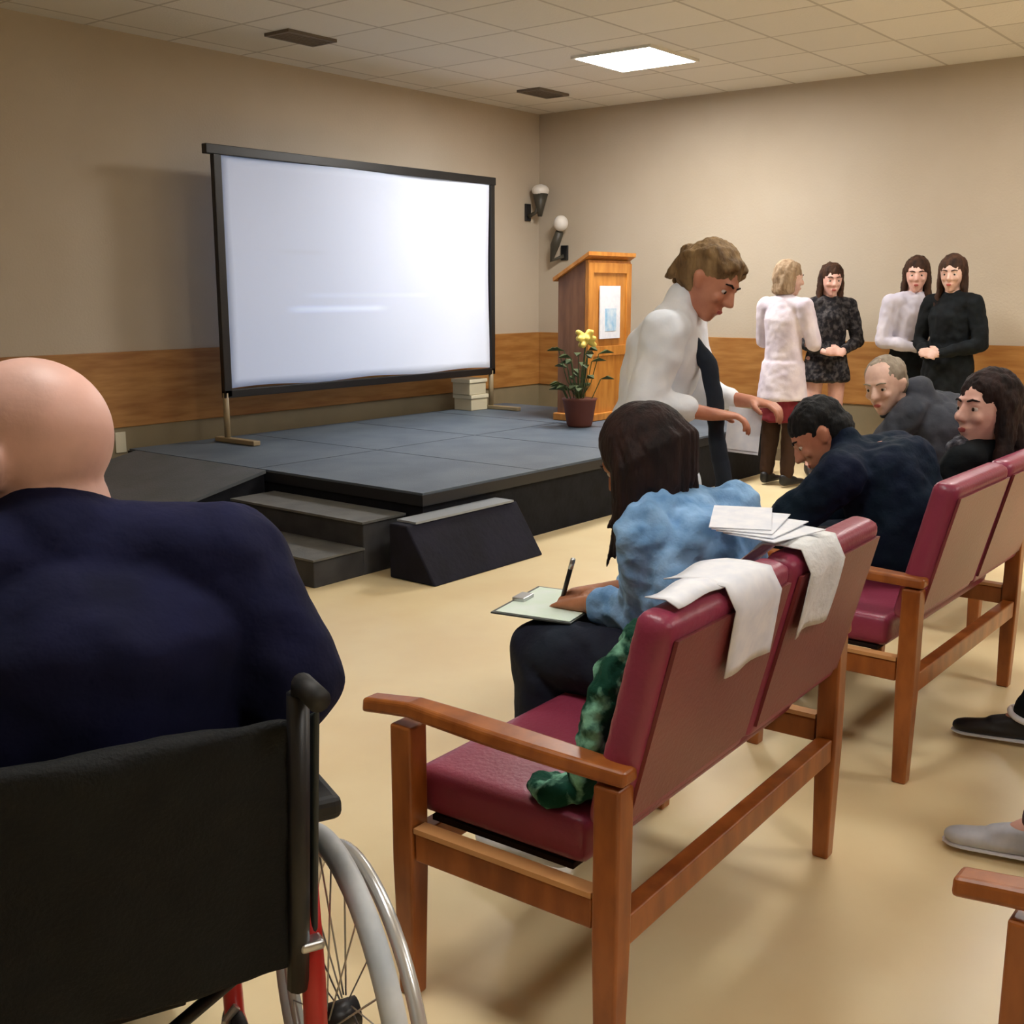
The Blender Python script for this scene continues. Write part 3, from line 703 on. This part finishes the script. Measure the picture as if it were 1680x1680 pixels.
# --- person with dark wavy hair beside ------------------------------------------
def shawl(root, L, K):
    g = Blob(); g.limb([(K['arms'][0][0]+V((0, .03, .03)), .05), (K['N']+V((-.02, .03, -.02)), .055), (K['arms'][1][0]+V((0, .03, .03)), .05)])
    g.build('scarf', FLORAL, root, .008, 3, .012, .05)
person('pale-faced person with dark wavy hair and a grey print scarf, at the right edge', dict(
    P=(4.20, 1.26, .56), W=(4.20, 1.22, .70), C=(4.20, 1.17, .82), N=(4.17, 1.16, .93), sh=[(4.04, 1.19, .87), (4.36, 1.13, .87)],
    head=(4.13, 1.165, 1.03), face=(-.85, .5, .02), hup=(.05, 0, 1), hs=1.12,
    arms=[[(3.97, 1.30, .70), (4.04, 1.52, .62)], [(4.40, 1.30, .69), (4.28, 1.55, .62)]], hands=[((0, 1, 0), (0, 0, -1), -1, .4), ((0, 1, 0), (0, 0, -1), 1, .4)],
    legs=[[(4.1, 1.76, .52), (4.1, 1.76, .09)], [(4.24, 1.76, .52), (4.24, 1.76, .09)]], toe=[(0, 1, 0), (0, 1, 0)],
    skin=SKIN, top=BLKDRESS, topname='cardigan', trousers=DKTROUS, hair=(H_DARK, lambda g, q, M, s: hair_long(g, q, M, s, .15), .006, .007), extra=[shawl]))
# --- grey haired person ----------------------------------------------------------
person('grey-haired person in a grey jacket seated behind the person in navy', dict(
    P=(5.06, 1.62, .56), W=(5.06, 1.61, .72), C=(5.05, 1.62, .86), N=(5.0, 1.70, .98), sh=[(4.9, 1.70, .92), (5.2, 1.58, .92)],
    k=1.0, head=(4.91, 1.82, 1.035), face=(-.86, .1, -.25), hup=(-.25, .15, .95), hs=1.06,
    arms=[[(4.85, 1.85, .70), (4.95, 1.98, .60)], [(5.28, 1.72, .68), (5.15, 1.95, .60)]], hands=[((0, 1, 0), (0, 0, -1), -1, .4), ((0, 1, 0), (0, 0, -1), 1, .4)],
    legs=[[(4.98, 2.05, .52), (4.98, 2.08, .09)], [(5.18, 2.05, .52), (5.18, 2.08, .09)]], toe=[(0, 1, 0), (0, 1, 0)],
    skin=SKINP, top=GREYJ, topname='jacket', off=.022, trousers=BRNTROUS, hair=(H_GREY, lambda g, q, M, s: g.hull([(q(-.02, 0, .045), (.090*s, .083*s, .078*s), M), (q(-.05, 0, -.03), (.05*s, .078*s, .04*s), M)]), .007, .006), brow=H_GREY, collar=True))

# --- standing group --------------------------------------------------------------
def standing(label, x, y, ang, h, hair, top, skin, head_turn=0, arms='down', **kw):
    f = V((math.cos(R(ang)), math.sin(R(ang)), 0)); l = V((-f.y, f.x, 0)); s = h/1.68
    def p(a, b_, z): q = V((x, y, 0))+f*a*s+l*b_*s; return (q.x, q.y, z*s)
    def d(a, b_, z): return tuple(f*a+l*b_+V((0, 0, z)))
    ht = R(head_turn)
    A = {'down': ([p(-.02, .21, 1.06), p(.04, .20, .83)], [p(-.02, -.21, 1.06), p(.04, -.20, .83)]),
         'clasp': ([p(-.01, .24, 1.07), p(.19, .06, 1.0)], [p(-.01, -.24, 1.07), p(.19, -.05, .99)]),
         'reach': ([p(.05, .22, 1.08), p(.26, .12, 1.12)], [p(.05, -.22, 1.08), p(.28, -.08, 1.04)]),
         'face': ([p(.04, .23, 1.08), p(.20, .07, 1.25)], [p(.0, -.22, 1.06), p(.17, -.02, 1.02)])}[arms]
    spec = dict(P=p(0, 0, .92), W=p(-.01, 0, 1.06), C=p(-.01, 0, 1.24), N=p(-.01, 0, 1.40), sh=[p(-.01, .165, 1.34), p(-.01, -.165, 1.34)], k=s*.95,
        head=p(.025, 0, 1.535), face=d(math.cos(ht), math.sin(ht), -.1), hs=s*1.05, arms=A,
        hands=[(d(.5, -.6, .1) if arms != 'down' else d(.1, 0, -1), d(-.4, -.6, -.3), -1, .4), (d(.5, .6, .1) if arms != 'down' else d(.1, 0, -1), d(-.4, .6, -.3), 1, .4)],
        legs=[[p(.01, .09, .49), p(-.02, .09, .087/s)], [p(.01, -.09, .49), p(-.02, -.09, .087/s)]], toe=[d(1, .1, 0), d(1, -.1, 0)],
        skin=skin, hair=hair, top=top, vox=.008)
    for k_, v in kw.items(): spec[k_] = v
    if 'hemz' in spec: spec['hem'] = (p(0, 0, spec['hemz']/s), spec.get('hemr', (.14, .19)))
    if 'skz' in spec: spec['skirt'] = (spec['skm'], p(0, 0, spec['skz']/s), (.15, .19))
    return person(label, spec, 'people standing by the right wall')
standing('person in a pale pink coat with short blond hair, standing and seen from behind', 7.78, 3.66, -10, 1.67, (H_BLOND, hair_bob, .008, .008), PINKW, SKINP, -30, 'reach',
         topname='coat', off=.022, hemz=.66, hemr=(.16, .19), skm=REDSK, skz=.50, fold=.008, k=.9, trousers=BRNTROUS, nohip=True)
standing('person with long dark hair in a dark patterned dress, hands clasped at the waist', 8.42, 3.60, 218, 1.66, (H_BROWN, lambda g, q, M, s: hair_long(g, q, M, s, .2), .008, .008), DKDRESS, SKIN, 0, 'clasp',
         topname='dress', skm=DKDRESS, skz=.76, sleeve=.8)
standing('person in a lilac blouse and black waistcoat, standing left of the person in black', 8.5, 2.98, 225, 1.70, (H_BROWN, lambda g, q, M, s: hair_long(g, q, M, s, .16), .008, .008), BLOUSE, SKIN, -25, 'face',
         topname='blouse', skm=BLKDRESS, skz=.5, short=True)
standing('person with brown hair in a long black dress, rightmost of the standing group', 8.2, 2.60, 165, 1.70, (H_BROWN, lambda g, q, M, s: hair_long(g, q, M, s, .2), .008, .008), BLKDRESS, SKINP, 20, 'clasp',
         topname='dress', skm=BLKDRESS, skz=.45, fat=1.1)

# ================================================================ feet at the right edge
def sneakered(label, x, y, sx, sy, sm, so, tm, dx=.24):
    person(label, dict(
        P=(sx, sy, .56), W=(sx, sy-.03, .72), C=(sx, sy-.03, .9), N=(sx, sy-.02, 1.04), sh=[(sx-.17, sy, .97), (sx+.17, sy, .97)], head=(sx, sy+.02, 1.16), face=(-.2, 1, 0),
        arms=[[(sx-.22, sy+.1, .74), (sx-.12, sy+.3, .64)], [(sx+.22, sy+.1, .74), (sx+.12, sy+.3, .64)]], hands=[((0, 1, 0), (0, 0, -1), -1, .4), ((0, 1, 0), (0, 0, -1), 1, .4)],
        legs=[[(x+.03, y-.22, .52), (x, y+.02, .095)], [(x+dx, y-.30, .52), (x+dx+.02, y-.1, .095)]], toe=[(-.25, 1, 0), (.1, 1, 0)],
        skin=SKIN, top=GREYJ, topname='jacket', trousers=tm, hair=(H_BROWN, hair_short, .008, .006), shoe=sm, sole=so, vox=.009), 'people whose feet show at the right edge')
SOLE = mat('white_sole', (226, 226, 232), .6)
BROWNT = mat('mauve_trousers', (84, 66, 66), .8)

sneakered('person outside the right edge whose light grey sneaker shows at the lower right', 2.925, .60, 3.02, .0, SHOEW, SOLE, BROWNT, .33)
sneakered('person outside the right edge whose black sneaker with white sole shows behind the second loveseat', 3.72, .83, 3.60, .0, SHOEB, SOLE, BLKDRESS)
# ================================================================ wheelchair
wc = thing('wheelchair', 'wheelchair with black backrest, red frame and grey wheels, under the bald person', 'wheelchair', (WC.x, WC.y, 0), WH)
g = Blob(); g.hull([((x, y, z), .012, ID3) for x, y, z in [(.0, .235, .515), (.0, -.235, .515), (-.04, .235, .885), (-.04, -.235, .885), (-.012, 0, .515), (-.06, 0, .88)]])
g.build('backrest', SLING, wc, .01, 3, .006, .1)
obj('seat_sling', B(.02, .44, -.22, .22, .492, .506), SLING, wc, bevel=.008)
for s in (1, -1):
    y = s*.25
    yo = s*.27
    f = obj('side_frame', T([(.02, yo, .62), (.0, yo, .47), (-.005, yo, .2), (.02, yo, .14), (.3, y, .12), (.42, y, .16), (.46, y, .45), (.2, yo, .47), (0.01, yo, .475)], .018), RED if s < 0 else ORANGE, wc, True)
    obj('clamp', B(-.03, .03, min(y, yo)-.01, max(y, yo)+.005, .535, .55), SILVER, wc, bevel=.005)
    obj('push_handle', T([(-.05, y, .92), (-.065, y, .945), (-.13, y, .945)], [.013, .016, .016], 14), RUBBER, wc, True)
    obj('cane', T([(-.055, y*.985, .93), (-.02, y*.985, .6), (0, y*.985, .47)], .016), BLACK, wc, True)
    obj('armrest', B(-.01, .33, s*.29-.03, s*.29+.03, .715, .75), RUBBER, wc, bevel=.012)
    obj('skirt_guard', prism(bmesh.new(), [(-.05, .90), (-.01, .88), (.06, .752), (.32, .71), (.32, .50), (-.0, .50)], 'y', s*.268, s*.278), mat('guard_grey', (40, 46, 44), .6), wc, bevel=.01)
    obj('arm_post', T([(.03, y+s*.01, .47), (.03, y+s*.01, .70)], .010), BLACK, wc)
    wx, wy = .13, s*.345
    wheel = obj('wheel', T([(wx+math.cos(a)*.29, wy, .31+math.sin(a)*.29) for a in [2*PI*i/56 for i in range(56)]], .019, 10, True), TYRE, wc, True)
    obj('wheel_rim', T([(wx+math.cos(a)*.272, wy, .305+math.sin(a)*.272) for a in [2*PI*i/56 for i in range(56)]], .008, 8, True), SILVER, wheel, True)
    obj('handrim', T([(wx+math.cos(a)*.262, wy+s*.045, .305+math.sin(a)*.262) for a in [2*PI*i/56 for i in range(56)]], .012, 8, True), RIM, wheel, True)
    b = bmesh.new()
    for i in range(28):
        a = 2*PI*i/28; a2 = a+(.5 if i % 2 else -.5)
        tube(b, [(wx+math.cos(a2)*.03, wy+(.02 if i % 2 else -.02), .305+math.sin(a2)*.03), (wx+math.cos(a)*.268, wy, .305+math.sin(a)*.268)], .0016, 4)
    obj('spokes', b, SILVER, wheel)
    obj('hub', T([(wx, wy-.035, .305), (wx, wy+.035, .305)], .025, 16), BLACK, wheel, True)
    cw = obj('caster_wheel', T([(.40+math.cos(a)*.075, y, .09+math.sin(a)*.075) for a in [2*PI*i/24 for i in range(24)]], .014, 8, True), RUBBER, wc, True)
    obj('caster_fork', T([(.40, y+.02, .09), (.40, y+.02, .17), (.40, y, .19)], .008), SILVER, cw)
    obj('foot_hanger', T([(.46, y, .44), (.56, y*.9, .30), (.62, y*.8, .10)], .012), BLACK, wc, True)
    obj('footplate', B(.60, .84, s*.03 if s > 0 else -.2, .2 if s > 0 else -.03, .085, .10), RUBBER, wc, bevel=.004)
    obj('brake_lever', T([(.28, y+s*.02, .45), (.30, y+s*.03, .58)], .007), BLACK, wc)
obj('cross_brace', T([(.12, -.24, .15), (.14, .24, .45)], .011), BLACK, wc, True)
obj('cross_brace', T([(.16, .24, .15), (.14, -.24, .45)], .011), BLACK, wc, True)
